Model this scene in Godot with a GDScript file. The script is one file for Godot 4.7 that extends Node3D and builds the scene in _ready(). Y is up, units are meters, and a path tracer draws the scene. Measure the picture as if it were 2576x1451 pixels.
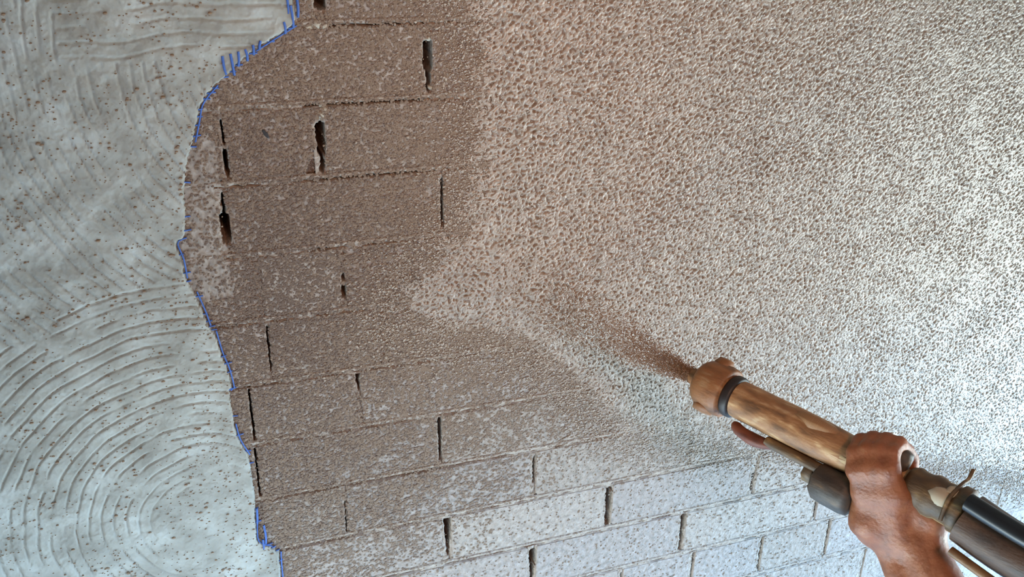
extends Node3D
# A brick wall being spray-plastered. Wall face is the plane z = 0; heights along the wall are
# written in millimetres below the bed joint that lies TOP metres above the floor.
const TOP := 1.85
const COURSE := 83.0
const ADDED_LAMP := 1.55

var rng := RandomNumberGenerator.new()

# ------------------------------------------------------------------ camera, sky, light
func set_stage():
	var cam := Camera3D.new()
	cam.name = "camera"
	cam.transform = Transform3D(Basis(Vector3(0.94423, 0.0187, 0.32876), Vector3(0.11876, 0.91186, -0.39295), Vector3(-0.30713, 0.41008, 0.85878)), Vector3(-0.35649, 1.99493, 0.99679))
	cam.fov = 34.91
	cam.near = 0.02
	add_child(cam)
	cam.current = true
	var env := Environment.new()
	env.tonemap_mode = Environment.TONE_MAPPER_LINEAR
	env.tonemap_exposure = 1.0
	env.background_mode = Environment.BG_SKY
	var sky := Sky.new()
	var sm := ProceduralSkyMaterial.new()
	sm.sky_top_color = Color(0.52, 0.74, 0.98)
	sm.sky_horizon_color = Color(0.57, 0.80, 1.0)
	sm.ground_bottom_color = Color(0.42, 0.45, 0.45)
	sm.ground_horizon_color = Color(0.56, 0.66, 0.72)
	sm.sky_energy_multiplier = 7.25
	sm.ground_energy_multiplier = 7.25
	sky.sky_material = sm
	env.sky = sky
	env.sdfgi_enabled = true
	env.ssao_enabled = true
	env.ssil_enabled = true
	var we := WorldEnvironment.new()
	we.name = "environment"
	we.environment = env
	add_child(we)

# ------------------------------------------------------------------ helpers
func noise(kind: int, freq: float, sd: int, oct := 3) -> FastNoiseLite:
	var n := FastNoiseLite.new()
	n.noise_type = kind
	n.frequency = freq
	n.seed = sd
	n.fractal_octaves = oct
	if oct <= 1:
		n.fractal_type = FastNoiseLite.FRACTAL_NONE
	return n

func ramp(stops: Array) -> Gradient:
	var g := Gradient.new()
	var o := PackedFloat32Array()
	var c := PackedColorArray()
	for s in stops:
		o.append(s[0])
		c.append(s[1])
	g.offsets = o
	g.colors = c
	return g

func noise_tex(n: FastNoiseLite, stops: Array, side := 512) -> NoiseTexture2D:
	var t := NoiseTexture2D.new()
	t.width = side
	t.height = side
	t.seamless = true
	t.noise = n
	t.color_ramp = ramp(stops)
	return t

func bump_tex(freq: float, sd: int, strength := 6.0) -> NoiseTexture2D:
	var t := NoiseTexture2D.new()
	t.width = 512
	t.height = 512
	t.seamless = true
	t.as_normal_map = true
	t.bump_strength = strength
	t.noise = noise(FastNoiseLite.TYPE_SIMPLEX_SMOOTH, freq, sd, 4)
	return t

func surface(stops: Array, freq: float, sd: int, repeat: float, rough: float, bump: Texture2D = null, bump_by := 0.6) -> StandardMaterial3D:
	var m := StandardMaterial3D.new()
	m.albedo_texture = noise_tex(noise(FastNoiseLite.TYPE_SIMPLEX_SMOOTH, freq, sd, 5), stops)
	m.roughness = rough
	m.uv1_triplanar = true
	m.uv1_world_triplanar = true
	m.uv1_scale = Vector3.ONE * repeat
	if bump:
		m.normal_enabled = true
		m.normal_texture = bump
		m.normal_scale = bump_by
	return m

func plain(c: Color, rough: float, metal := 0.0) -> StandardMaterial3D:
	var m := StandardMaterial3D.new()
	m.albedo_color = c
	m.roughness = rough
	m.metallic = metal
	return m

func array_mesh(v: PackedVector3Array, n: PackedVector3Array, idx: PackedInt32Array, uv := PackedVector2Array()) -> ArrayMesh:
	var a := []
	a.resize(Mesh.ARRAY_MAX)
	a[Mesh.ARRAY_VERTEX] = v
	a[Mesh.ARRAY_NORMAL] = n
	a[Mesh.ARRAY_INDEX] = idx
	if uv.size():
		a[Mesh.ARRAY_TEX_UV] = uv
	var m := ArrayMesh.new()
	m.add_surface_from_arrays(Mesh.PRIMITIVE_TRIANGLES, a)
	return m

func part(called: String, mesh: Mesh, mat: Material, parent: Node, at := Vector3.ZERO) -> MeshInstance3D:
	var o := MeshInstance3D.new()
	o.name = called
	o.mesh = mesh
	o.material_override = mat
	o.position = at
	parent.add_child(o, true)
	return o

func base(called: String, at := Vector3.ZERO) -> Node3D:
	var o := Node3D.new()
	o.name = called
	o.position = at
	add_child(o, true)
	return o

func tag(o: Node, label := "", category := "", group := "", kind := ""):
	if label: o.set_meta("label", label)
	if category: o.set_meta("category", category)
	if group: o.set_meta("group", group)
	if kind: o.set_meta("kind", kind)

# Wall millimetres to metres.
func wall(x: float, y: float, z := 0.0) -> Vector3:
	return Vector3(x * 0.001, TOP + y * 0.001, z * 0.001)

# A grid seen from +z; rows run upwards. Quads whose four corners all lie below `skip` are left out.
func sheet(nx: int, ny: int, pts: PackedVector3Array, skip := -1e9) -> ArrayMesh:
	var n := PackedVector3Array()
	n.resize(pts.size())
	for j in ny:
		for i in nx:
			var k := j * nx + i
			var dx := pts[k + 1 if i < nx - 1 else k] - pts[k - 1 if i > 0 else k]
			var dy := pts[k + nx if j < ny - 1 else k] - pts[k - nx if j > 0 else k]
			n[k] = dx.cross(dy).normalized()
	var idx := PackedInt32Array()
	for j in ny - 1:
		for i in nx - 1:
			var k := j * nx + i
			if pts[k].z < skip and pts[k + 1].z < skip and pts[k + nx].z < skip and pts[k + nx + 1].z < skip:
				continue
			idx.append_array(PackedInt32Array([k, k + nx, k + nx + 1, k, k + nx + 1, k + 1]))
	return array_mesh(pts, n, idx)

# Boxes given as [low corner, high corner], joined into one mesh.
func boxes(list: Array) -> ArrayMesh:
	var st := SurfaceTool.new()
	st.begin(Mesh.PRIMITIVE_TRIANGLES)
	for b in list:
		var bm := BoxMesh.new()
		bm.size = b[1] - b[0]
		st.append_from(bm, 0, Transform3D(Basis(), (b[0] + b[1]) * 0.5))
	return st.commit()

# Tube along points, with a radius for each; ends are closed by a shrinking ring.
func tube(path: PackedVector3Array, radii: PackedFloat32Array, sides := 16, squash := 1.0) -> ArrayMesh:
	var v := PackedVector3Array()
	var n := PackedVector3Array()
	var uv := PackedVector2Array()
	var idx := PackedInt32Array()
	var count := path.size()
	var side := Vector3.UP
	if absf((path[1] - path[0]).normalized().y) > 0.9:
		side = Vector3.RIGHT
	var run := 0.0
	for i in count:
		var t := (path[mini(i + 1, count - 1)] - path[maxi(i - 1, 0)]).normalized()
		side = (side - t * side.dot(t)).normalized()
		var other := t.cross(side)
		if i > 0:
			run += path[i].distance_to(path[i - 1])
		var slope := 0.0
		var span := path[mini(i + 1, count - 1)].distance_to(path[maxi(i - 1, 0)])
		if span > 1e-6:
			slope = (radii[mini(i + 1, count - 1)] - radii[maxi(i - 1, 0)]) / span
		for s in sides + 1:
			var f := TAU * s / sides
			var dir := side * cos(f) + other * sin(f) * squash
			v.append(path[i] + dir * radii[i])
			n.append((dir - t * clampf(slope, -4, 4)).normalized())
			uv.append(Vector2(float(s) / sides, run))
	var w := sides + 1
	for i in count - 1:
		for s in sides:
			var k := i * w + s
			idx.append_array(PackedInt32Array([k, k + w, k + 1, k + 1, k + w, k + w + 1]))
	for e in [0, count - 1]:
		var c := v.size()
		var t2: Vector3 = (path[0] - path[1]).normalized() if e == 0 else (path[count - 1] - path[count - 2]).normalized()
		v.append(path[e])
		n.append(t2)
		uv.append(Vector2.ZERO)
		for s in w:
			v.append(v[e * w + s])
			n.append(t2)
			uv.append(Vector2.ZERO)
		for s in sides:
			if e == 0:
				idx.append_array(PackedInt32Array([c, c + 1 + s, c + 2 + s]))
			else:
				idx.append_array(PackedInt32Array([c, c + 2 + s, c + 1 + s]))
	return array_mesh(v, n, idx, uv)

func smooth_path(pts: Array, steps: int) -> PackedVector3Array:
	var c := Curve3D.new()
	for i in pts.size():
		var p: Vector3 = pts[i]
		var before: Vector3 = pts[maxi(i - 1, 0)]
		var after: Vector3 = pts[mini(i + 1, pts.size() - 1)]
		var h := (after - before) / 6.0
		c.add_point(p, -h, h)
	var out := PackedVector3Array()
	for i in steps + 1:
		out.append(c.sample_baked(c.get_baked_length() * i / steps, true))
	return out

func even(count: int, r: float) -> PackedFloat32Array:
	var a := PackedFloat32Array()
	a.resize(count)
	a.fill(r)
	return a

# A small rough lump, for splashes, crumbs and drops.
func lump(sd: int, flat := 1.0) -> ArrayMesh:
	var r := RandomNumberGenerator.new()
	r.seed = sd
	var s := SphereMesh.new()
	s.radius = 1.0
	s.height = 2.0
	s.radial_segments = 7
	s.rings = 3
	var a := s.surface_get_arrays(0)
	var v: PackedVector3Array = a[Mesh.ARRAY_VERTEX]
	var nn := noise(FastNoiseLite.TYPE_SIMPLEX_SMOOTH, 0.8, sd, 1)
	for i in v.size():
		v[i] *= 1.0 + 0.3 * nn.get_noise_3dv(v[i])
		v[i].z *= flat
	a[Mesh.ARRAY_VERTEX] = v
	var m := ArrayMesh.new()
	m.add_surface_from_arrays(Mesh.PRIMITIVE_TRIANGLES, a)
	return m

func scatter(called: String, mesh: Mesh, mat: Material, places: Array, parent: Node) -> MultiMeshInstance3D:
	var mm := MultiMesh.new()
	mm.transform_format = MultiMesh.TRANSFORM_3D
	mm.mesh = mesh
	mm.instance_count = places.size()
	for i in places.size():
		mm.set_instance_transform(i, places[i])
	var o := MultiMeshInstance3D.new()
	o.name = called
	o.multimesh = mm
	o.material_override = mat
	parent.add_child(o, true)
	tag(o, "", "", "", "stuff")
	return o

func line_distance(p: Vector2, line: PackedVector2Array) -> float:
	var best := 1e9
	for i in line.size() - 1:
		best = minf(best, p.distance_squared_to(Geometry2D.get_closest_point_to_segment(p, line[i], line[i + 1])))
	return sqrt(best)

# Signed distance (inside positive) on a coarse grid, for quick look-up between.
class Field:
	var x0: float
	var y0: float
	var step: float
	var nx: int
	var ny: int
	var d := PackedFloat32Array()
	func at(x: float, y: float) -> float:
		var u := clampf((x - x0) / step, 0.0, nx - 1.001)
		var v := clampf((y - y0) / step, 0.0, ny - 1.001)
		var i := int(u)
		var j := int(v)
		u -= i
		v -= j
		var k := j * nx + i
		return lerpf(lerpf(d[k], d[k + 1], u), lerpf(d[k + nx], d[k + nx + 1], u), v)

func field(line: PackedVector2Array, closing: PackedVector2Array, x0: float, y0: float, x1: float, y1: float, step: float) -> Field:
	var f := Field.new()
	f.x0 = x0
	f.y0 = y0
	f.step = step
	f.nx = int((x1 - x0) / step) + 2
	f.ny = int((y1 - y0) / step) + 2
	var poly := line.duplicate()
	poly.append_array(closing)
	for j in f.ny:
		for i in f.nx:
			var p := Vector2(x0 + i * step, y0 + j * step)
			var dist := line_distance(p, line)
			f.d.append(dist if Geometry2D.is_point_in_polygon(p, poly) else -dist)
	return f

# ------------------------------------------------------------------ the setting
var coat_field: Field
var comb_field: Field
var wall_node: Node3D
var M := {}

func materials():
	var grain := bump_tex(0.06, 3, 5.0)
	var fine := bump_tex(0.28, 4, 6.0)
	M.bricks = []
	for k in 4:
		var b: Color = [Color(0.56, 0.50, 0.455), Color(0.545, 0.485, 0.435), Color(0.58, 0.52, 0.47), Color(0.555, 0.50, 0.46)][k]
		M.bricks.append(surface([[0.0, b.darkened(0.20)], [0.4, b.darkened(0.04)], [0.55, b], [0.75, b.lightened(0.05)], [1.0, b.lightened(0.18)]], 0.06, 20 + k, 3.0, 0.8, grain, 0.5))
	M.mortar = surface([[0.0, Color(0.45, 0.38, 0.33)], [0.5, Color(0.56, 0.50, 0.45)], [1.0, Color(0.66, 0.60, 0.54)]], 0.03, 60, 6.0, 0.9, grain, 0.8)
	M.coat = surface([[0.0, Color(0.47, 0.40, 0.33)], [0.45, Color(0.56, 0.49, 0.425)], [0.7, Color(0.60, 0.53, 0.465)], [1.0, Color(0.66, 0.60, 0.54)]], 0.03, 70, 3.0, 0.55, fine, 0.12)
	M.coat.clearcoat_enabled = true
	M.coat.clearcoat = 0.35
	M.coat.clearcoat_roughness = 0.08
	M.wet = plain(Color(0.60, 0.53, 0.465), 0.12)
	M.wet.metallic_specular = 0.8
	M.comb = surface([[0.0, Color(0.47, 0.445, 0.40)], [0.5, Color(0.56, 0.54, 0.50)], [1.0, Color(0.65, 0.64, 0.61)]], 0.015, 80, 2.0, 0.75, grain, 0.3)
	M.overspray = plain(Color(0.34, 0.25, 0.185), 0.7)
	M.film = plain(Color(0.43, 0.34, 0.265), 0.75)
	M.speck = plain(Color(0.46, 0.36, 0.27), 0.6)
	M.crumb = plain(Color(0.62, 0.57, 0.50), 0.85)
	M.mesh_blue = plain(Color(0.21, 0.33, 0.57), 0.7)
	M.shell = surface([[0.0, Color(0.50, 0.47, 0.44)], [0.5, Color(0.56, 0.53, 0.50)], [1.0, Color(0.62, 0.59, 0.56)]], 0.01, 90, 1.0, 0.9)
	M.concrete = surface([[0.0, Color(0.50, 0.45, 0.40)], [0.5, Color(0.60, 0.54, 0.48)], [1.0, Color(0.66, 0.60, 0.54)]], 0.01, 95, 1.0, 0.9)

func build_room():
	var w := 2.3
	var l := -0.95
	var front := 3.0
	var high := 2.75
	var t := 0.2
	var o := part("floor", boxes([[Vector3(l - t, -0.15, -0.35), Vector3(w + t, 0, front + t)]]), M.concrete, self)
	tag(o, "", "", "", "structure")
	o = part("ceiling", boxes([[Vector3(l - t, high, -0.35), Vector3(w + t, high + 0.2, front + t)]]), M.shell, self)
	tag(o, "", "", "", "structure")
	# unseen low openings right and left, sized for their daylight; front wall closed
	o = part("wall_right", boxes(opened_x(w, w + t, -0.35, front + t, high, 0.35, 2.1, 0.0, 1.45)), M.shell, self)
	tag(o, "", "", "", "structure")
	o = part("wall_left", boxes(opened_x(l - t, l, -0.35, front + t, high, 0.1, 1.9, 0.0, 0.75)), M.shell, self)
	tag(o, "", "", "", "structure")
	o = part("wall_front", boxes([[Vector3(l, 0, front), Vector3(w, high, front + t)]]), M.shell, self)
	tag(o, "", "", "", "structure")

# An added warm lamp, unseen behind the camera, to tint the wall's middle.
func build_added_lamp():
	var at := Vector3(-0.15, 2.35, 1.65)
	var o := base("added_warm_lamp", at)
	o.look_at_from_position(at, Vector3(0.05, 1.7, 0), Vector3.UP)
	tag(o, "added square lamp behind the camera that warms the middle of the wall", "lamp")
	var grey := plain(Color(0.2, 0.2, 0.2), 0.5, 0.6)
	part("housing", boxes([[Vector3(-0.17, -0.12, 0.004), Vector3(0.17, 0.12, 0.07)], [Vector3(-0.185, -0.135, -0.012), Vector3(-0.17, 0.135, 0.06)], [Vector3(0.17, -0.135, -0.012), Vector3(0.185, 0.135, 0.06)], [Vector3(-0.17, 0.12, -0.012), Vector3(0.17, 0.135, 0.06)], [Vector3(-0.17, -0.135, -0.012), Vector3(0.17, -0.12, 0.06)]]), grey, o)
	var glow := plain(Color(0.9, 0.85, 0.8), 0.6)
	glow.emission_enabled = true
	glow.emission = Color(1.0, 0.73, 0.56)
	glow.emission_energy_multiplier = 2.0
	part("glowing_panel", boxes([[Vector3(-0.17, -0.12, -0.002), Vector3(0.17, 0.12, 0.004)]]), glow, o)
	var rod := part("hanger", tube(PackedVector3Array([at + Vector3(0, 0, 0.05), Vector3(at.x, 2.75, at.z + 0.05)]), even(2, 0.01), 10), grey, o)
	rod.transform = o.transform.affine_inverse() * rod.transform
	var light := SpotLight3D.new()
	light.name = "added_warm_light"
	light.light_color = Color(1.0, 0.73, 0.56)
	light.light_energy = ADDED_LAMP
	light.light_size = 0.14
	light.spot_angle = 34.0
	light.spot_angle_attenuation = 1.0
	light.spot_attenuation = 2.0
	light.spot_range = 8.0
	light.shadow_enabled = true
	light.position = Vector3(0, 0, -0.006)
	o.add_child(light, true)

func opened_x(x0: float, x1: float, z0: float, z1: float, high: float, oz0: float, oz1: float, oy0: float, oy1: float) -> Array:
	var b := [[Vector3(x0, 0, z0), Vector3(x1, high, oz0)], [Vector3(x0, 0, oz1), Vector3(x1, high, z1)], [Vector3(x0, oy1, oz0), Vector3(x1, high, oz1)]]
	if oy0 > 0.0:
		b.append([Vector3(x0, 0, oz0), Vector3(x1, oy0, oz1)])
	return b

# One brick: an eight-cornered outline with an eased edge, uneven corners, closed at the back.
func brick_mesh(w: float, h: float, proud: float, chip: Vector2) -> ArrayMesh:
	var c := []
	var k := 2.2
	var q := [Vector2(-w, -h), Vector2(w, -h), Vector2(w, h), Vector2(-w, h)]
	for i in 4:
		var p: Vector2 = q[i] * 0.5
		var j := Vector2(rng.randf_range(-0.9, 0.9), rng.randf_range(-0.9, 0.9))
		var kx := k + rng.randf_range(-1, 2.5)
		var ky := k + rng.randf_range(-1, 2.5)
		if chip != Vector2.ZERO and i == 1:
			kx = chip.x
			ky = chip.y
		var a := p + j - Vector2(signf(p.x) * kx, 0)
		var b := p + j - Vector2(0, signf(p.y) * ky)
		if i % 2 == 0:
			c.append_array([b, a])
		else:
			c.append_array([a, b])
	var rings := [[1.6, proud], [0.0, proud - 1.6], [0.0, -105.0]]
	var st := SurfaceTool.new()
	st.begin(Mesh.PRIMITIVE_TRIANGLES)
	st.set_smooth_group(-1)
	var pt := func(ring: int, i: int) -> Vector3:
		var p: Vector2 = c[i % 8]
		var s: float = rings[ring][0]
		var inward := Vector2(clampf(p.x, -w * 0.5 + s, w * 0.5 - s), clampf(p.y, -h * 0.5 + s, h * 0.5 - s))
		return Vector3(inward.x, inward.y, rings[ring][1]) * 0.001
	for r in 2:
		for i in 8:
			var a: Vector3 = pt.call(r, i)
			var b: Vector3 = pt.call(r, i + 1)
			var d: Vector3 = pt.call(r + 1, i)
			var e: Vector3 = pt.call(r + 1, i + 1)
			for p in [a, b, d, b, e, d]:
				st.add_vertex(p)
	for i in range(1, 7):
		for p in [pt.call(0, 0), pt.call(0, i + 1), pt.call(0, i)]:
			st.add_vertex(p)
		for p in [pt.call(2, 0), pt.call(2, i), pt.call(2, i + 1)]:
			st.add_vertex(p)
	st.generate_normals()
	return st.commit()

# Head joints of each course, by their centres; those the photograph shows are measured.
func heads(course: int) -> Array:
	var known := {-1: [-475, -218, 38], 0: [-355, -105, 145], 1: [-329, -227, 20], 2: [-337, -91, 159], 3: [-308, -212, 38], 4: [-430, -304, -165, -40, 85, 210, 335, 460, 585, 710, 835, 960, 1085], 5: [-332, -202, 34], 6: [-333, -98, 150], 7: [-336, -228, 37], 8: [-330, -89, 158], 9: [-462, -210, 40], 10: [-436, -311, -186, -61, 64, 189, 316, 444, 576, 701, 826, 951, 1076]}
	var a: Array = []
	if known.has(course):
		a = known[course].duplicate()
	else:
		a = [-460 + 125 * (posmod(course, 2)), -210 + 125 * (posmod(course, 2))]
	while a[-1] < 1150.0:
		a.append(a[-1] + 250.0 + (0.0 if course != 7 else 0.0))
	if a[0] > -380.0:
		a.push_front(a[0] - (125.0 if a[0] > -320 else 130.0))
	return a

# Gaps in head joints: course, joint centre, from and to (share of the height, from the top), half width at both ends.
const GAPS := [[-1, -218, 0.0, 0.85, 6.5, 6.0], [0, -105, 0.22, 0.66, 4.8, 5.0], [0, -105, 0.6, 0.97, 2.6, 1.6], [1, -227, 0.22, 0.72, 5.4, 4.0], [1, -227, 0.7, 0.97, 2.0, 2.6], [1, -329, 0.1, 0.45, 0.8, 1.2], [1, -329, 0.5, 0.92, 1.8, 2.2],
	[2, -337, 0.36, 0.83, 5.0, 5.0], [2, -337, 0.05, 0.36, 0.8, 1.2], [2, -91, 0.1, 0.9, 1.5, 1.3], [3, -212, 0.42, 0.55, 1.6, 1.6], [3, -212, 0.6, 0.84, 2.6, 2.2], [4, -304, 0.05, 0.85, 0.9, 0.9], [5, -332, 0.0, 1.0, 1.0, 1.2], [5, -202, 0.0, 0.35, 2.4, 0.8],
	[6, -98, 0.02, 0.9, 2.6, 1.6], [6, -333, 0.0, 1.0, 1.0, 1.0], [7, 37, 0.1, 0.7, 1.8, 0.8], [7, -228, 0.3, 1.0, 0.6, 0.6], [8, -89, 0.0, 0.88, 5.8, 1.0], [8, 158, 0.06, 0.98, 5.0, 3.6], [8, 408, 0.02, 0.88, 5.2, 1.4], [9, 40, 0.08, 0.97, 6.0, 1.0], [9, 290, 0.0, 0.94, 4.4, 2.0], [9, 540, 0.25, 0.9, 1.3, 1.0],
	[10, 576, 0.0, 0.9, 1.4, 0.8], [10, 444, 0.05, 0.9, 1.6, 0.9], [10, 316, 0.0, 1.0, 1.0, 0.8], [10, 189, 0.1, 0.9, 1.0, 0.8]]

func build_wall():
	wall_node = base("wall_back")
	tag(wall_node, "pale brick wall half covered by freshly sprayed plaster", "wall", "", "structure")
	var jut := noise(FastNoiseLite.TYPE_SIMPLEX_SMOOTH, 0.02, 5, 3)
	var rough := noise(FastNoiseLite.TYPE_SIMPLEX_SMOOTH, 0.12, 6, 3)
	# the rest of the wall round the bricks that are laid one by one
	var e := 0.112
	var x0 := -0.47
	var x1 := 1.16
	var yb := TOP - 16 * 0.083
	var yt := TOP + 3 * 0.083
	part("wall_body", boxes([[Vector3(-1.15, 0, -0.35), Vector3(2.5, 2.75, -e)], [Vector3(-1.15, 0, -e), Vector3(x0, 2.75, -0.004)], [Vector3(x1, 0, -e), Vector3(2.5, 2.75, -0.002)], [Vector3(x0, 0, -e), Vector3(x1, yb, -0.004)], [Vector3(x0, yt, -e), Vector3(x1, 2.75, -0.004)]]), M.shell, wall_node)
	for course in range(-3, 16):
		var top := -course * COURSE
		var cy := top - COURSE * 0.5
		var hs := heads(course)
		for i in hs.size():
			var a: float = hs[i]
			if i + 1 < hs.size():
				var b: float = hs[i + 1]
				var l := maxf(a + joint_half(course, a), -469.0)
				var r := minf(b - joint_half(course, b), 1159.0)
				var mid := (l + r) * 0.5
				if r - l > 20.0:
					var m: Material = M.bricks[rng.randi() % 4]
					var chip := Vector2(14, 34) if course == 1 and absf(mid + 278) < 12 else Vector2.ZERO
					part("brick", brick_mesh(r - l, COURSE - 8.0, rng.randf_range(-0.3, 0.4), chip), m, wall_node, wall(mid, cy))
					if chip != Vector2.ZERO:
						part("broken_corner", brick_mesh(22.0, 44.0, -4.5, Vector2.ZERO), m, wall_node, wall(r - 10.0, cy - 15.0))
			if a > -460.0 and a < 1155.0:
				head_joint(course, a, cy, rough)
		bed_joint(course, top, jut, rough)
	# a small dark lump set on the left brick of the second full course
	var mark := part("dark_mark", lump(71, 0.5), plain(Color(0.17, 0.14, 0.13), 0.9), wall_node, wall(-284, -112, 0.9))
	mark.scale = Vector3(2.2, 6.0, 0.9) * 0.001
	mark.rotation.z = 0.5
	# crumbs of old mortar in the open joint at the top
	for c in [[-243, 3, 5], [-232, -3, 6], [-222, 0, 7], [-214, -2, 6], [-236, 12, 4], [-226, 9, 5], [-103, -18, 5], [-222, -84, 5], [-224, -95, 6], [-219, -90, 5], [-101, -72, 4]]:
		var o := part("mortar_crumb", lump(int(c[0]) + 400, 0.8), M.crumb, wall_node, wall(c[0], c[1], -3.0))
		o.scale = Vector3(1.0, 0.8, 1.0) * c[2] * 0.001
		o.rotation.z = rng.randf() * 3.0

# Half the width of a head joint: the gaping ones are wider.
func joint_half(course: int, x: float) -> float:
	for g in GAPS:
		if g[0] == course and absf(g[1] - x) < 2.0 and g[4] > 3.3:
			return 6.2
	return 4.0

func head_joint(course: int, x: float, cy: float, rough: FastNoiseLite):
	var nx := 15
	var ny := 40
	var wide := joint_half(course, x) * 2.0 + 2.4
	var pts := PackedVector3Array()
	for j in ny:
		for i in nx:
			var s := float(i) / (nx - 1)
			var px := x + (s - 0.5) * wide
			var py := cy + (float(j) / (ny - 1) - 0.5) * (COURSE - 6.0)
			var z := -0.7 + 1.4 * rough.get_noise_2d(px, py)
			# a crack along one side of the mortar
			z -= 2.5 * exp(-pow((px - x - 3.4) / 0.8, 2))
			var f := 0.5 - (py - cy) / (COURSE - 8.0)
			for g in GAPS:
				if g[0] == course and absf(g[1] - x) < 2.0 and f > g[2] and f < g[3]:
					var half := lerpf(g[4], g[5], (f - g[2]) / (g[3] - g[2])) + 0.9 * rough.get_noise_2d(py * 2.0, x)
					var edge := smoothstep(0.0, 0.06, minf(f - g[2], g[3] - f) + 0.02)
					if absf(px - x - 1.0 - 1.5 * rough.get_noise_2d(py, x + 90.0)) < half * edge:
						z = -98.0
			pts.append(Vector3(px - x, py - cy, z) * 0.001)
	part("head_joint", sheet(nx, ny, pts), M.mortar, wall_node, wall(x, cy))

# Whether a point lies over an open joint.
func in_gap(p: Vector2) -> bool:
	var course := floori(-p.y / COURSE)
	var f := -p.y / COURSE - course
	for g in GAPS:
		if g[0] == course and f > g[2] and f < g[3] and absf(p.x - g[1] - 0.5) < maxf(g[4], g[5]) + 1.2:
			return true
	return false

# Mortar squeezed out under the upper brick, with a narrow groove along the lower one.
func bed_joint(course: int, y: float, jut: FastNoiseLite, rough: FastNoiseLite):
	var nx := 84
	var prof := [[5.2, -0.8], [3.9, 0.6], [2.6, 1.1], [1.2, 0.6], [0.0, 0.0], [-1.0, -2.2], [-1.9, -6.0], [-2.7, -6.0], [-3.4, -2.2], [-5.2, -0.8]]
	for part_of in 7:
		var x0 := -470.0 + 1630.0 / 7.0 * part_of
		var pts := PackedVector3Array()
		for j in prof.size():
			var q: Array = prof[prof.size() - 1 - j]
			for i in nx:
				var px := x0 + 1630.0 / 7.0 * i / (nx - 1)
				var open := clampf(0.3 + 1.4 * jut.get_noise_2d(px, y * 3.0), 0.0, 1.5)
				if (course == 1 or course == 2) and px > -240 and px < -50:
					open = 1.7
				if course == 7 and px > -280 and px < -40:
					open = 1.5
				for o in [[3, -246, -222, 2.4], [4, -216, -188, 1.8], [5, -335, -300, 1.6], [0, -210, -60, 1.2], [8, -320, -230, 1.3]]:
					if course == o[0] and px > o[1] and px < o[2]:
						open = o[3]
				var z: float = q[1]
				if z < -1.9:
					z = -0.4 + (z + 0.4) * open
				z += 0.9 * rough.get_noise_2d(px, q[0] * 2.0 + y)
				var yy: float = q[0] + 0.9 * jut.get_noise_2d(px * 2.0, y)
				pts.append(Vector3(px - x0, yy, z) * 0.001)
		part("bed_joint", sheet(nx, prof.size(), pts), M.mortar, wall_node, wall(x0, y))

func build_coat():
	var edge := PackedVector2Array([Vector2(-92, 300), Vector2(-92, 22), Vector2(-70, -21), Vector2(-71, -78), Vector2(-80, -123), Vector2(-76, -166), Vector2(-81, -214), Vector2(-116, -251), Vector2(-156, -287), Vector2(-182, -336), Vector2(-174, -375), Vector2(-99, -409), Vector2(-19, -428), Vector2(38, -473), Vector2(99, -541), Vector2(165, -607), Vector2(335, -656), Vector2(524, -700), Vector2(746, -780), Vector2(1020, -870), Vector2(1400, -980)])
	coat_field = field(edge, PackedVector2Array([Vector2(1400, 300)]), -330, -1160, 1260, 210, 10.0)
	var n1 := noise(FastNoiseLite.TYPE_SIMPLEX_SMOOTH, 0.18, 11, 1)
	var n2 := noise(FastNoiseLite.TYPE_SIMPLEX_SMOOTH, 0.36, 12, 1)
	var n3 := noise(FastNoiseLite.TYPE_SIMPLEX_SMOOTH, 0.012, 13, 2)
	var ragged := noise(FastNoiseLite.TYPE_SIMPLEX_SMOOTH, 0.035, 15, 2)
	var grains := noise(FastNoiseLite.TYPE_CELLULAR, 0.3, 14, 1)
	grains.cellular_return_type = FastNoiseLite.RETURN_DISTANCE
	var cell := 1.2
	var x0 := -250.0
	var y0 := -1000.0
	var nx := int((1140.0 - x0) / cell)
	var ny := int((110.0 - y0) / cell)
	var pts := PackedVector3Array()
	pts.resize(nx * ny)
	for j in ny:
		var y := y0 + j * cell
		var low := smoothstep(-200.0, -420.0, y)
		for i in nx:
			var x := x0 + i * cell
			var h := -6.0
			var d := coat_field.at(x, y)
			if d > -90.0:
				var slow := n3.get_noise_2d(x, y)
				d += 14.0 * slow + 16.0 * ragged.get_noise_2d(x, y)
				var s := smoothstep(-65.0 - 20.0 * low, 85.0 + 40.0 * low, d)
				var a := n1.get_noise_2d(x, y)
				var b := n2.get_noise_2d(x, y)
				var c := grains.get_noise_2d(x, y)
				var amp := 1.5 - 0.75 * smoothstep(0.0, 700.0, x) + 0.5 * slow
				h = lerpf(-3.0, 2.6, s) + amp * (0.35 * b - 0.8 * (c + 0.5))
				if d < 60.0 and x < 0.0 and in_gap(Vector2(x, y)):
					h = -6.0
				if a < -0.3:
					h += (a + 0.3) * 5.5 * amp
			pts[j * nx + i] = Vector3(x, y, h) * 0.001
	var o := part("sprayed_plaster", sheet(nx, ny, pts, -0.0022), M.coat, wall_node, Vector3(0, TOP, 0))
	tag(o, "freshly sprayed, wet and grainy beige plaster coat")

# Height of the combed base coat: rings drawn with a notched trowel.
func comb_groove(dist: float, spacing: float) -> float:
	var f := fposmod(dist / spacing, 1.0) - 0.5
	return exp(-pow(f * spacing / 1.05, 2))

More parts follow.
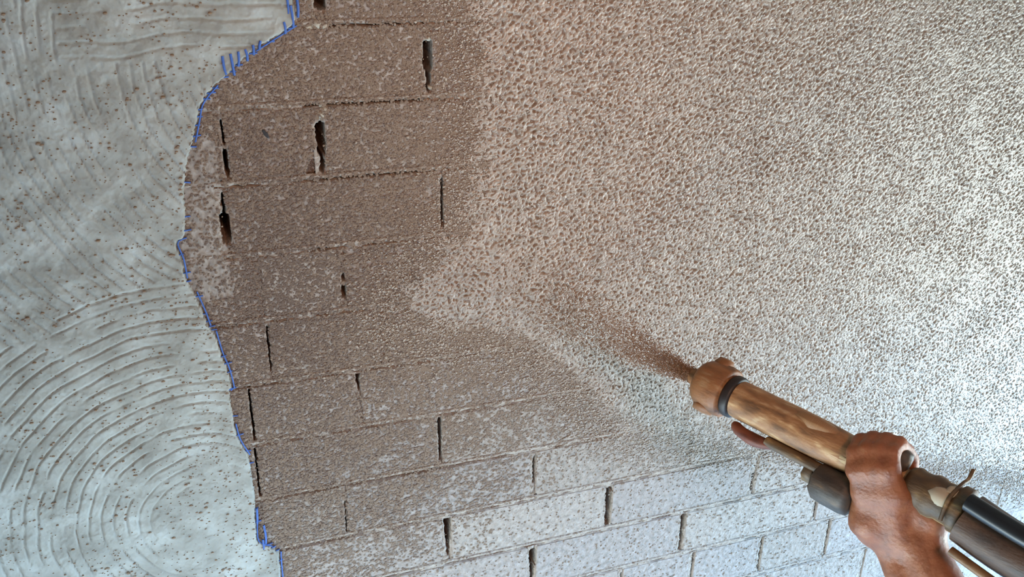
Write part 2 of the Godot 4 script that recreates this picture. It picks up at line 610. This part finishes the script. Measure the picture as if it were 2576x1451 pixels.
func build_comb():
	var edge := PackedVector2Array([Vector2(-240, 330), Vector2(-245, 33), Vector2(-242, 13), Vector2(-245, 0), Vector2(-267, -12), Vector2(-288, -24), Vector2(-303, -35), Vector2(-316, -47), Vector2(-329, -57), Vector2(-340, -68), Vector2(-347, -78), Vector2(-351, -92), Vector2(-358, -115), Vector2(-366, -134), Vector2(-370, -151), Vector2(-375, -177), Vector2(-374, -188), Vector2(-379, -220), Vector2(-389, -225), Vector2(-385, -244), Vector2(-384, -267), Vector2(-377, -285), Vector2(-371, -308), Vector2(-367, -328), Vector2(-361, -336), Vector2(-357, -365), Vector2(-352, -385), Vector2(-349, -412), Vector2(-353, -416), Vector2(-352, -463), Vector2(-349, -485), Vector2(-340, -509), Vector2(-338, -560), Vector2(-340, -602), Vector2(-342, -641), Vector2(-326, -654), Vector2(-316, -666), Vector2(-317, -723), Vector2(-310, -900), Vector2(-318, -1170)])
	comb_field = field(edge, PackedVector2Array([Vector2(-1500, -1170), Vector2(-1500, 330)]), -480, -1160, -200, 260, 4.0)
	var n1 := noise(FastNoiseLite.TYPE_SIMPLEX_SMOOTH, 0.2, 31, 2)
	var n2 := noise(FastNoiseLite.TYPE_SIMPLEX_SMOOTH, 0.012, 32, 2)
	var n3 := noise(FastNoiseLite.TYPE_SIMPLEX_SMOOTH, 0.03, 33, 2)
	var cell := 1.65
	var x0 := -946.0
	var y0 := -1140.0
	var nx := int((-225.0 - x0) / cell)
	var ny := int((140.0 - y0) / cell)
	var pts := PackedVector3Array()
	pts.resize(nx * ny)
	for j in ny:
		var y := y0 + j * cell
		for i in nx:
			var x := x0 + i * cell
			var d := comb_field.at(x, y) if x > -470.0 else 100.0
			d += 1.6 * n1.get_noise_2d(x, y)
			var wob := 3.0 * n2.get_noise_2d(x, y)
			var h := 4.5 + 0.8 * n3.get_noise_2d(x, y) + 0.25 * n1.get_noise_2d(x, y)
			var keep := smoothstep(-0.25, 0.25, n3.get_noise_2d(x * 0.5, y * 0.5) + 0.25)
			if d > 0.0:
				var split := -262.0 - (-390.0 - x) * 0.2 - (25.0 if x < -520 else 0.0)
				var r := Vector2(x + 398.0, y + 588.0).length()
				if y < split:
					h -= 1.9 * keep * comb_groove(r + wob, 14.0) * smoothstep(20.0, 110.0, r) * smoothstep(-0.9, 0.3, (0.6 * (y + 588.0) - 0.8 * (x + 398.0)) / maxf(r, 1.0))
				elif y > -30.0 and x > -470.0:
					h -= 1.2 * keep * comb_groove(y + 0.05 * x + 12.0 * smoothstep(-360.0, -440.0, x) + wob, 14.0)
				elif y > -90.0 and x < -500.0:
					h -= 1.0 * keep * comb_groove(x + wob + 0.06 * y, 12.0)
				else:
					h -= 1.5 * keep * comb_groove(Vector2(x + 180.0, y + 20.0).length() + wob, 12.5)
			h = lerpf(-6.0, h, smoothstep(-1.2, 1.6, d))
			pts[j * nx + i] = Vector3(x, y, h) * 0.001
	var comb := part("combed_plaster", sheet(nx, ny, pts, -0.003), M.comb, wall_node, Vector3(0, TOP, 0))
	tag(comb, "pale grey combed base coat with curved trowel grooves")
	# the thin skim between base coat and bricks, drawn down in upright ridges
	var strip := PackedVector3Array()
	for j in 150:
		for i in 60:
			var x := -394.0 + i * 1.2
			var y := -310.0 + j * 1.4
			var h := 0.5 + 0.9 * exp(-pow((x + 342.0) / 2.0, 2)) + 0.9 * exp(-pow((x + 352.5) / 2.2, 2)) + 0.6 * exp(-pow((x + 363.0) / 3.0, 2)) + 0.35 * n1.get_noise_2d(x, y * 0.3)
			h = lerpf(-6.0, h, smoothstep(0.0, 5.0, -342.0 - 0.02 * (y + 112.0) + 2.0 * n1.get_noise_2d(x, y) - x))
			h = lerpf(-6.0, h, smoothstep(0.0, 20.0, minf(-114.0 - y, y + 304.0) + 6.0 * n1.get_noise_2d(x * 2.0, 0.0)))
			strip.append(Vector3(x, y, h) * 0.001)
	part("skim_strip", sheet(60, 150, strip, -0.003), M.bricks[1], wall_node, Vector3(0, TOP, 0))
	# blue glass-fibre mesh that shows along the broken edge
	var net := Node3D.new()
	net.name = "reinforcing_mesh"
	wall_node.add_child(net, true)
	tag(net, "blue fibre mesh strands at the torn plaster edge")
	for span in [[3, 6, 1.6], [8, 13, 1.6], [17, 21, 1.4], [21, 24, 2.4], [24, 29, 1.6], [29, 32, 1.4], [33, 36, 1.8], [36, 39, 1.8]]:
		var path := []
		for k in range(span[0], span[1]):
			var p := edge[k] + Vector2(span[2], -0.4)
			path.append(wall(p.x, p.y, 2.6 + 0.8 * sin(k * 1.7)))
		var sp := smooth_path(path, path.size() * 3)
		part("mesh_strand", tube(sp, even(sp.size(), 0.0009), 6), M.mesh_blue, net)
	# loose weft ends: upright ones under the top bulge, short ones along the edge
	for q in [[-320, -28, 19], [-312, -26, 22], [-304, -24, 15], [-297, -22, 12], [-289, -18, 10], [-281, -14, 9], [-256, 4, 12], [-248, 20, 22], [-252, 32, 20], [-241, 26, 18], [-338, -590, 24], [-332, -618, 30], [-335, -640, 16]]:
		var a := wall(q[0], q[1], 4.2)
		var b := wall(q[0] + rng.randf_range(-1.5, 2.0), q[1] - q[2], 3.4)
		var sp := smooth_path([a, (a + b) * 0.5 + Vector3(rng.randf_range(-0.001, 0.001), 0, 0.0006), b], 5)
		part("mesh_strand", tube(sp, even(sp.size(), 0.0014), 6), M.mesh_blue, net)
	for k in range(3, 38):
		for s in 2:
			var p := edge[k].lerp(edge[k + 1], 0.25 + 0.5 * s)
			if rng.randf() < 0.45:
				continue
			var a := wall(p.x - 2.0, p.y, 3.0)
			var b := wall(p.x + rng.randf_range(3.0, 7.0), p.y + rng.randf_range(-1.5, 1.0), 1.8)
			part("mesh_strand", tube(PackedVector3Array([a, (a + b) * 0.5, b]), even(3, 0.0009), 6), M.mesh_blue, net)

# Splashes: coat-coloured lumps on the fringe of the sprayed field, brown specks over bricks and base coat.
func build_splashes():
	var lumps := []
	var wet := []
	var specks := []
	var dust := noise(FastNoiseLite.TYPE_SIMPLEX_SMOOTH, 0.012, 51, 3)
	for k in 240000:
		var p := Vector2(rng.randf_range(-320, 1150), rng.randf_range(-1000, 60))
		var d := coat_field.at(p.x, p.y)
		if d > 60.0 or d < -120.0:
			continue
		if d < 40.0 and in_gap(p):
			continue
		if rng.randf() > 0.9 * exp(-pow((d - 12.0) / 34.0, 2)) + 0.05 * exp(-absf(d) / 60.0):
			continue
		var r := rng.randf_range(0.5, 1.0) + pow(rng.randf(), 4) * 1.2
		lumps.append(Transform3D(Basis(Vector3(0, 0, 1), rng.randf() * TAU).scaled_local(Vector3(r, r * 0.8, r * 0.8) * 0.001), wall(p.x, p.y, 0.8)))
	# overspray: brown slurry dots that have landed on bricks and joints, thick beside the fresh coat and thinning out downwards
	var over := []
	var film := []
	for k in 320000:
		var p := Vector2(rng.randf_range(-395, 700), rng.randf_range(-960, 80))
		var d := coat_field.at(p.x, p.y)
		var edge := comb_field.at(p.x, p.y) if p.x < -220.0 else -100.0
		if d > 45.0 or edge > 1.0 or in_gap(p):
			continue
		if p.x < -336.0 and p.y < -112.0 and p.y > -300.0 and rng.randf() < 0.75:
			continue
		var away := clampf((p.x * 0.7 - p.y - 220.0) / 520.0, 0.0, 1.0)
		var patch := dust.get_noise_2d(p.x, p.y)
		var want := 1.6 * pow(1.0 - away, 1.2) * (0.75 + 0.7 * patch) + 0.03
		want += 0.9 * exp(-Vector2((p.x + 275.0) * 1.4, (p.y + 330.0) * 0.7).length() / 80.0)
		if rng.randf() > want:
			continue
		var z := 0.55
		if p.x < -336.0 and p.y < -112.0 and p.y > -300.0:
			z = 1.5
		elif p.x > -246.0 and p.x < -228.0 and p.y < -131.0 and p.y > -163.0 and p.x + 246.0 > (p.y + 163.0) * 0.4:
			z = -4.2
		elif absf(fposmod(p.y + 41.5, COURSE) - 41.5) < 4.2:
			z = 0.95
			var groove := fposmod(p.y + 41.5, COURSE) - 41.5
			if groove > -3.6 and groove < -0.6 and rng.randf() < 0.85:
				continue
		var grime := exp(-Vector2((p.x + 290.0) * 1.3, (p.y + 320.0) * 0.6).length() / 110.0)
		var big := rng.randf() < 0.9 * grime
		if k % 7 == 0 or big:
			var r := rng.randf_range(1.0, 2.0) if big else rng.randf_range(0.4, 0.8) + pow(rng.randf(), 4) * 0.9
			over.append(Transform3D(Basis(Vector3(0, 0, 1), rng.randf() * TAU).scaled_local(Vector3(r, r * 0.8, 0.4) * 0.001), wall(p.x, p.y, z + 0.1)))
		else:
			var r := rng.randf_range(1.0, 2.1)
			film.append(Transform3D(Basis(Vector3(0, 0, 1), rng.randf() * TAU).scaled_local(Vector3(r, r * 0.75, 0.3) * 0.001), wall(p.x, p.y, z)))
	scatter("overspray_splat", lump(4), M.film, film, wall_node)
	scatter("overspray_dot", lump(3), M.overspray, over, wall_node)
	for k in 30000:
		var p := Vector2(rng.randf_range(-345, 1150), rng.randf_range(-1100, 60))
		var d := coat_field.at(p.x, p.y)
		if d > 30.0 or comb_field.at(p.x, p.y) > 0.0 and p.x < -220.0:
			continue
		if rng.randf() > 0.2 + 0.5 * exp(-absf(d) / 60.0):
			continue
		var r := rng.randf_range(0.35, 0.75) + pow(rng.randf(), 5) * 1.2
		specks.append(Transform3D(Basis(Vector3(0, 0, 1), rng.randf() * TAU).scaled_local(Vector3(r, r * 0.75, r * 0.4) * 0.001), wall(p.x, p.y, 0.9)))
	for k in 9000:
		var p := Vector2(rng.randf_range(-720, -320), rng.randf_range(-900, 40))
		var d := comb_field.at(p.x, p.y) if p.x > -470.0 else 100.0
		if d < 2.0:
			continue
		if rng.randf() > 0.25 + 0.8 * exp(-d / 40.0) + 0.5 * smoothstep(-0.1, 0.4, dust.get_noise_2d(p.x + 500.0, p.y)):
			continue
		var r := rng.randf_range(0.4, 0.9) + pow(rng.randf(), 6) * 1.2
		specks.append(Transform3D(Basis(Vector3(0, 0, 1), rng.randf_range(-0.4, 0.5)).scaled(Vector3(r * 1.3, r * 0.8, r * 0.5) * 0.001), wall(p.x, p.y, 4.9)))
	# dust and splashes caught along the trowel grooves
	var fan := noise(FastNoiseLite.TYPE_SIMPLEX_SMOOTH, 0.01, 52, 2)
	for k in 26000:
		var low := k % 3 > 0
		var c := Vector2(-398, -588) if low else Vector2(-180, -20)
		var ring := (7.0 + 14.0 * (2 + rng.randi() % 24)) if low else (6.25 + 12.5 * (8 + rng.randi() % 42))
		var a := rng.randf() * TAU
		var p := c + Vector2(cos(a), sin(a)) * (ring + rng.randf_range(-0.7, 0.7))
		if p.x < -760.0 or p.x > -330.0 or p.y > 20.0 or p.y < -860.0 or fan.get_noise_2d(p.x, p.y) < -0.12:
			continue
		var split := -262.0 + (p.x + 390.0) * -0.2 * -1.0
		if low != (p.y < split) or (not low and p.y > -60.0):
			continue
		if (comb_field.at(p.x, p.y) if p.x > -470.0 else 100.0) < 4.0:
			continue
		var r := rng.randf_range(0.35, 0.75)
		specks.append(Transform3D(Basis(Vector3(0, 0, 1), a + PI * 0.5).scaled_local(Vector3(r * 3.5, r, r * 0.6) * 0.001), wall(p.x, p.y, 2.6 if low else 3.0)))
	for k in 60000:
		var p := Vector2(rng.randf_range(-200, 1130), rng.randf_range(-950, 60))
		var d := coat_field.at(p.x, p.y)
		if d < -5.0 or (d < 40.0 and in_gap(p)):
			continue
		var r := rng.randf_range(0.35, 0.7) + pow(rng.randf(), 5) * 1.0
		wet.append(Transform3D(Basis(Vector3(0, 0, 1), rng.randf() * TAU).scaled_local(Vector3(r, r * 0.8, r * 0.8) * 0.001), wall(p.x, p.y, minf(0.8 + maxf(d, 0.0) * 0.02, 3.0))))
	scatter("wet_grain", lump(5), M.wet, wet, wall_node)
	scatter("plaster_splash", lump(1), M.coat, lumps, wall_node)
	scatter("plaster_speck", lump(2), M.speck, specks, wall_node)

# ------------------------------------------------------------------ spray lance, hoses, arm, jet
# The lance's own axes: its nozzle points along -z, +y is up across it.
const GRIP := Vector3(0.2202, 1.4853, 0.4217)
const AIM := Vector3(-0.38654, 0.02229, -0.922)
const ACROSS := Vector3(0.75392, -0.56819, -0.32981)
const OVER := Vector3(0.53122, 0.8226, -0.20282)

func on_lance(t: float, x: float, y: float) -> Vector3:
	return GRIP + (AIM * t + ACROSS * x + OVER * y) * 0.001

# Turned profile along the lance: [distance from the grip, radius] in millimetres.
func turned(prof: Array, sides := 28, x := 0.0, y := 0.0) -> ArrayMesh:
	var p := PackedVector3Array()
	var r := PackedFloat32Array()
	for q in prof:
		p.append(Vector3(x, y, -q[0]) * 0.001)
		r.append(q[1] * 0.001)
	return tube(p, r, sides)

func crusty(c: Color, sd: int, streak: Color) -> StandardMaterial3D:
	var m := StandardMaterial3D.new()
	var n := noise(FastNoiseLite.TYPE_SIMPLEX_SMOOTH, 0.02, sd, 4)
	m.albedo_texture = noise_tex(n, [[0.0, c.darkened(0.5)], [0.4, c.darkened(0.12)], [0.55, c], [0.72, c.lerp(streak, 0.35)], [0.85, streak], [1.0, streak.lightened(0.15)]], 256)
	m.roughness = 0.55
	m.uv1_triplanar = true
	m.uv1_scale = Vector3(14, 14, 4)
	m.normal_enabled = true
	m.normal_texture = bump_tex(0.05, sd + 1, 4.0)
	m.normal_scale = 0.4
	return m

func build_lance():
	var clay := crusty(Color(0.60, 0.42, 0.26), 101, Color(0.80, 0.67, 0.50))
	var cap := crusty(Color(0.55, 0.35, 0.19), 104, Color(0.60, 0.44, 0.29))
	var dark := crusty(Color(0.27, 0.225, 0.19), 107, Color(0.45, 0.36, 0.26))
	var rubber := plain(Color(0.13, 0.08, 0.06), 0.5)
	var rust := crusty(Color(0.42, 0.20, 0.11), 110, Color(0.5, 0.28, 0.17))
	var olive := crusty(Color(0.36, 0.27, 0.17), 113, Color(0.62, 0.50, 0.33))
	var tape := plain(Color(0.66, 0.60, 0.51), 0.7)
	var o := base("spray_lance", GRIP)
	o.basis = Basis(ACROSS, OVER, -AIM)
	tag(o, "clay-crusted plaster spray lance held in the hand, its nozzle aimed at the wall", "spray gun")
	part("barrel", turned([[-46, 13.0], [-44, 13.0], [10, 13.0], [20, 17.5], [26, 18.8], [55, 20.4], [90, 20.8], [120, 20.4], [150, 20.6], [156, 20.0]]), clay, o)
	part("rubber_ring", turned([[154, 16.0], [154.5, 21.6], [157, 23.4], [163, 23.4], [165.5, 21.6], [166, 16.0]]), rubber, o)
	part("nozzle_cap", turned([[165, 18.0], [166, 25.0], [168, 27.6], [176, 28.6], [190, 27.6], [198, 25.6], [203, 22.0], [206, 16.0], [207, 11.0]]), cap, o)
	part("spray_tip", turned([[205, 11.0], [208, 10.6], [213, 9.6], [217, 8.6], [218, 6.0], [213, 4.0]]), cap, o)
	var l := part("plaster_clump", lump(31), cap, o, Vector3(-2, 26, -186) * 0.001)
	l.scale = Vector3(11, 9, 11) * 0.001
	l = part("plaster_clump", lump(32), cap, o, Vector3(-4, -24, -184) * 0.001)
	l.scale = Vector3(12, 8, 14) * 0.001
	l = part("plaster_clump", lump(33), clay, o, Vector3(-13, 12, -60) * 0.001)
	l.scale = Vector3(9, 8, 26) * 0.001
	part("trigger", tube(smooth_path([Vector3(-2, -25, -146) * 0.001, Vector3(-2, -29.5, -136) * 0.001, Vector3(-1, -31, -118) * 0.001, Vector3(0, -28, -98) * 0.001], 10), PackedFloat32Array([0.003, 0.0056, 0.0062, 0.0062, 0.0066, 0.0070, 0.0070, 0.0066, 0.006, 0.005, 0.004]), 12), rust, o)
	part("air_pipe", turned([[106, 3.0], [105, 5.4], [60, 5.8], [30, 5.8], [12, 5.8], [11, 3.0]], 14, -2.0, -26.0), olive, o)
	# the valve under the grip: body with eased edges, and its hexagon nut
	part("valve_body", turned([[46, 8.0], [45, 16.0], [42, 19.5], [30, 20.5], [12, 20.5], [4, 19.0], [3, 10.0]], 8, 6.0, -36.0), dark, o)
	part("valve_nut", turned([[58, 6.0], [57.5, 11.5], [48, 11.5], [46, 6.0]], 6, 6.0, -33.0), olive, o)
	part("fitting", tube(PackedVector3Array([Vector3(-6, 8, 21) * 0.001, Vector3(-6, 9, 21) * 0.001, Vector3(-8, 22, 22) * 0.001, Vector3(-8, 26, 22) * 0.001, Vector3(-8, 28, 22) * 0.001]), PackedFloat32Array([0.006, 0.0105, 0.0108, 0.0095, 0.005]), 14), dark, o)
	var c := part("hose_coupling", turned([[-34, 12.0], [-36, 17.0], [-42, 19.6], [-48, 18.0], [-54, 18.6], [-58, 20.6], [-64, 20.4], [-68, 18.8], [-80, 19.4], [-82, 22.4], [-90, 22.6], [-92, 16.0]], 24), olive, o)
	l = part("tape_wrap", lump(41, 1.0), tape, c, Vector3(-17.5, 2.5, 70) * 0.001)
	l.scale = Vector3(6, 9, 11) * 0.001
	l = part("tape_wrap", lump(42, 1.0), tape, c, Vector3(-14, 10, 76) * 0.001)
	l.scale = Vector3(8, 7, 7) * 0.001
	l = part("plaster_smear", lump(43), plain(Color(0.72, 0.59, 0.43), 0.6), o, Vector3(-14.5, -5, -36) * 0.001)
	l.scale = Vector3(5, 7, 24) * 0.001
	part("wire_tie", tube(smooth_path([Vector3(-17, -16, 78) * 0.001, Vector3(-23, 4, 78) * 0.001, Vector3(-10, 21, 79) * 0.001, Vector3(-1, 28, 80) * 0.001, Vector3(3, 38, 79) * 0.001], 16), even(17, 0.0019), 8), olive, c)

	var hose := part("mortar_hose", tube(smooth_path([on_lance(-93, 0, -4), on_lance(-130, 0, -10), on_lance(-200, 0, -16), on_lance(-300, 0, -40), on_lance(-400, 20, -90), on_lance(-520, 40, -170)], 40), even(41, 0.0245), 22), crusty(Color(0.30, 0.20, 0.13), 116, Color(0.36, 0.26, 0.17)), self)
	tag(hose, "thick brown dirt-covered mortar hose leaving the back of the lance", "hose")
	var air := part("air_hose", tube(smooth_path([on_lance(-95, -31, 9), on_lance(-140, -35, 4), on_lance(-200, -35, -1), on_lance(-300, -35, -25), on_lance(-400, -15, -75), on_lance(-520, 5, -155)], 40), even(41, 0.0085), 16), plain(Color(0.06, 0.06, 0.075), 0.35), self)
	tag(air, "thin black air hose running along the thick brown mortar hose", "hose")
	var cable := part("control_cable", tube(smooth_path([on_lance(-94, -8, -36), on_lance(-140, -8, -43), on_lance(-200, -8, -50), on_lance(-300, -8, -78), on_lance(-400, 12, -134), on_lance(-520, 32, -216)], 40), even(41, 0.0042), 10), crusty(Color(0.45, 0.32, 0.19), 119, Color(0.55, 0.42, 0.28)), self)
	tag(cable, "slim tan cable hanging along the underside of the mortar hose", "cable")

# The arm's own axes: +x to the little finger's side, +y from wrist to knuckles, +z out of the back of the hand.
func build_arm():
	var o := MeshInstance3D.new()
	o.name = "person"
	var k := 0.86
	var palm := []
	var fingers := []
	var xs := [-21.0, -7.5, 6.0, 18.0]
	var thick := [9.2, 9.5, 9.1, 8.0]
	var reach := [1.0, 1.04, 1.0, 0.9]
	for f in 4:
		var at := []
		for q in [[36.0, 32.0], [66.0, 39.0], [94.0, 38.0], [126.0, 29.0], [155.0, 25.0], [198.0, 24.0]]:
			var a := deg_to_rad(q[0] + (f - 1.5) * 3.0)
			at.append(Vector3(xs[f], q[1] * sin(a) * reach[f], q[1] * cos(a)) * k)
		var ch := []
		for j in 5:
			var r: float = thick[f] * k
			var rs := [1.12, 0.98, 1.04, 0.92, 0.94, 0.82]
			ch.append([at[j], at[j + 1], r * rs[j], r * rs[j + 1]])
		fingers.append(ch)
		palm.append([at[0], Vector3(xs[f] * 0.5, -66, 19) * k, thick[f] * k * 1.12, 12.5])
	fingers.append([[Vector3(-20, -50, 2) * k, Vector3(-38, -26, -8) * k, 14.0, 11.5], [Vector3(-38, -26, -8) * k, Vector3(-32, -8, -29) * k, 11.0, 9.6], [Vector3(-32, -8, -29) * k, Vector3(-14, 2, -40) * k, 9.8, 8.0]])
	palm.append([Vector3(-24, -30, 16) * k, Vector3(-16, -64, 16) * k, 15.0, 16.0])
	palm.append([Vector3(24, -16, 8) * k, Vector3(37, -46, 4) * k, 11.0, 15.0])
	palm.append([Vector3(37, -46, 4) * k, Vector3(26, -78, 8) * k, 15.5, 16.0])
	palm.append([Vector3(-22, -10, 26) * k, Vector3(20, -12, 25) * k, 9.0, 8.5])
	palm.append([Vector3(-26, -50, 22) * k, Vector3(-27, -60, 19) * k, 18.5, 15.0])
	var wrist := Vector3(6, -74, 14)
	var elbow := Vector3(103, -284, 96)
	var side := Vector3(0.9, 0.4, 0.0) * 11.0
	palm.append([wrist - side, wrist.lerp(elbow, 0.45) - side * 1.5, 18.5, 25.0])
	palm.append([wrist + side * 1.6, wrist.lerp(elbow, 0.45) + side * 1.9, 19.5, 25.0])
	palm.append([wrist.lerp(elbow, 0.4), elbow, 31.0, 36.0])
	palm.append([elbow, elbow + Vector3(150, -40, 130), 38.0, 46.0])
	o.mesh = body_mesh(palm, fingers, 3.2)
	var skin := surface([[0.0, Color(0.41, 0.22, 0.12)], [0.4, Color(0.51, 0.295, 0.17)], [0.7, Color(0.57, 0.34, 0.205)], [1.0, Color(0.63, 0.43, 0.29)]], 0.02, 130, 5.0, 0.5, bump_tex(0.08, 131, 3.0), 0.35)
	skin.subsurf_scatter_enabled = true
	skin.subsurf_scatter_strength = 0.15
	skin.uv1_world_triplanar = false
	o.material_override = skin
	o.transform = Transform3D(Basis(Vector3(0.42416, 0.40342, 0.81077), Vector3(-0.22141, 0.91432, -0.33911), Vector3(-0.8781, -0.03567, 0.47714)), Vector3(0.22639, 1.4849, 0.43647))
	add_child(o, true)
	tag(o, "bare dusty right forearm and hand gripping the spray lance", "person")

func smin(a: float, b: float, k: float) -> float:
	var h := clampf(0.5 + 0.5 * (b - a) / k, 0.0, 1.0)
	return lerpf(b, a, h) - k * h * (1.0 - h)

# Tapered capsules joined by a smooth minimum and meshed as surface nets (millimetres in, metres out).
func body_mesh(palm: Array, fingers: Array, cell: float) -> ArrayMesh:
	var lo := Vector3.ONE * 1e9
	var hi := -lo
	for set in [palm] + fingers:
		for b in set:
			for e in 2:
				lo = lo.min(b[e] - Vector3.ONE * (b[2 + e] + 14.0))
				hi = hi.max(b[e] + Vector3.ONE * (b[2 + e] + 14.0))
	var nx := int((hi.x - lo.x) / cell) + 1
	var ny := int((hi.y - lo.y) / cell) + 1
	var nz := int((hi.z - lo.z) / cell) + 1
	var total := nx * ny * nz
	var dist := PackedFloat32Array()
	dist.resize(total)
	dist.fill(1e3)
	var trunk := PackedFloat32Array()
	for s in 1 + fingers.size():
		var set: Array = palm if s == 0 else fingers[s - 1]
		var part_d := PackedFloat32Array()
		part_d.resize(total)
		part_d.fill(1e3)
		var seen := {}
		for b in set:
			var pa: Vector3 = b[0]
			var pb: Vector3 = b[1]
			var ra: float = b[2]
			var rb: float = b[3]
			var m := maxf(ra, rb) + 13.0
			var l := ((pa.min(pb) - Vector3.ONE * m - lo) / cell).floor().max(Vector3.ZERO)
			var h := ((pa.max(pb) + Vector3.ONE * m - lo) / cell).ceil().min(Vector3(nx - 1, ny - 1, nz - 1))
			var ab := pb - pa
			var inv := 1.0 / maxf(ab.length_squared(), 1e-6)
			var soft := 10.0 if s == 0 else 4.0
			for z in range(int(l.z), int(h.z) + 1):
				for y in range(int(l.y), int(h.y) + 1):
					for x in range(int(l.x), int(h.x) + 1):
						var p := lo + Vector3(x, y, z) * cell
						var t := clampf((p - pa).dot(ab) * inv, 0.0, 1.0)
						var d := p.distance_to(pa + ab * t) - lerpf(ra, rb, t)
						if d < 14.0:
							var k := (z * ny + y) * nx + x
							part_d[k] = smin(part_d[k], d, soft) if part_d[k] < 100.0 else d
							if s > 0:
								seen[k] = true
		if s == 0:
			trunk = part_d.duplicate()
			dist = part_d
		else:
			for k in seen:
				var d := part_d[k]
				if trunk[k] < 100.0:
					d = smin(trunk[k], d, 5.0)
				dist[k] = minf(dist[k], d)
	var v := PackedVector3Array()
	var cells := {}
	var idx := PackedInt32Array()
	var corner := [0, 1, nx, nx + 1, nx * ny, nx * ny + 1, nx * ny + nx, nx * ny + nx + 1]
	var offs := [Vector3(0, 0, 0), Vector3(1, 0, 0), Vector3(0, 1, 0), Vector3(1, 1, 0), Vector3(0, 0, 1), Vector3(1, 0, 1), Vector3(0, 1, 1), Vector3(1, 1, 1)]
	var edges := [[0, 1], [2, 3], [4, 5], [6, 7], [0, 2], [1, 3], [4, 6], [5, 7], [0, 4], [1, 5], [2, 6], [3, 7]]
	for z in nz - 1:
		for y in ny - 1:
			for x in nx - 1:
				var k := (z * ny + y) * nx + x
				if absf(dist[k]) > cell * 2.0:
					continue
				var below := 0
				for c in 8:
					if dist[k + corner[c]] < 0.0:
						below += 1
				if below == 0 or below == 8:
					continue
				var sum := Vector3.ZERO
				var count := 0
				for e in edges:
					var da := dist[k + corner[e[0]]]
					var db := dist[k + corner[e[1]]]
					if (da < 0.0) != (db < 0.0):
						sum += offs[e[0]].lerp(offs[e[1]], da / (da - db))
						count += 1
				cells[k] = v.size()
				v.append((lo + (Vector3(x, y, z) + sum / count) * cell) * 0.001)
	var steps := [1, nx, nx * ny]
	for k in cells:
		for axis in 3:
			var s1: int = steps[(axis + 1) % 3]
			var s2: int = steps[(axis + 2) % 3]
			var da := dist[k]
			var db := dist[k + steps[axis]]
			if (da < 0.0) == (db < 0.0):
				continue
			if not (cells.has(k - s1) and cells.has(k - s2) and cells.has(k - s1 - s2)):
				continue
			var q := [cells[k], cells[k - s1], cells[k - s1 - s2], cells[k - s2]]
			if da < 0.0:
				idx.append_array(PackedInt32Array([q[0], q[2], q[1], q[0], q[3], q[2]]))
			else:
				idx.append_array(PackedInt32Array([q[0], q[1], q[2], q[0], q[2], q[3]]))
	var n := PackedVector3Array()
	n.resize(v.size())
	for i in range(0, idx.size(), 3):
		var c := (v[idx[i + 2]] - v[idx[i]]).cross(v[idx[i + 1]] - v[idx[i]])
		for e in 3:
			n[idx[i + e]] += c
	for i in n.size():
		n[i] = n[i].normalized()
	return array_mesh(v, n, idx)

# The jet: drops of plaster on their way from the spray tip to the wall.
func build_jet():
	var from := on_lance(216, 0, 0)
	var run := -from.z / AIM.z
	var mat := plain(Color(0.52, 0.36, 0.24), 0.45)
	var drops := []
	for k in 16000:
		var t := pow(rng.randf(), 1.9)
		var spread := lerpf(0.007, 0.05, t)
		var w := sqrt(rng.randf()) * spread * (0.6 + 0.8 * rng.randf())
		var a := rng.randf() * TAU
		var p := from + AIM * (run - 0.006) * t + (ACROSS * cos(a) + OVER * sin(a)) * w
		var r := rng.randf_range(0.2, 0.45) * 0.001
		var b := Basis(ACROSS, OVER, -AIM).scaled_local(Vector3(r, r, r * 2.2))
		drops.append(Transform3D(b, p))
	var o := scatter("plaster_jet", lump(61), mat, drops, self)
	tag(o, "brown jet of plaster drops flying from the nozzle to the wall", "spray", "", "stuff")

func _ready():
	rng.seed = 7
	set_stage()
	materials()
	build_room()
	build_added_lamp()
	build_wall()
	build_comb()
	build_coat()
	build_splashes()
	build_lance()
	build_arm()
	build_jet()
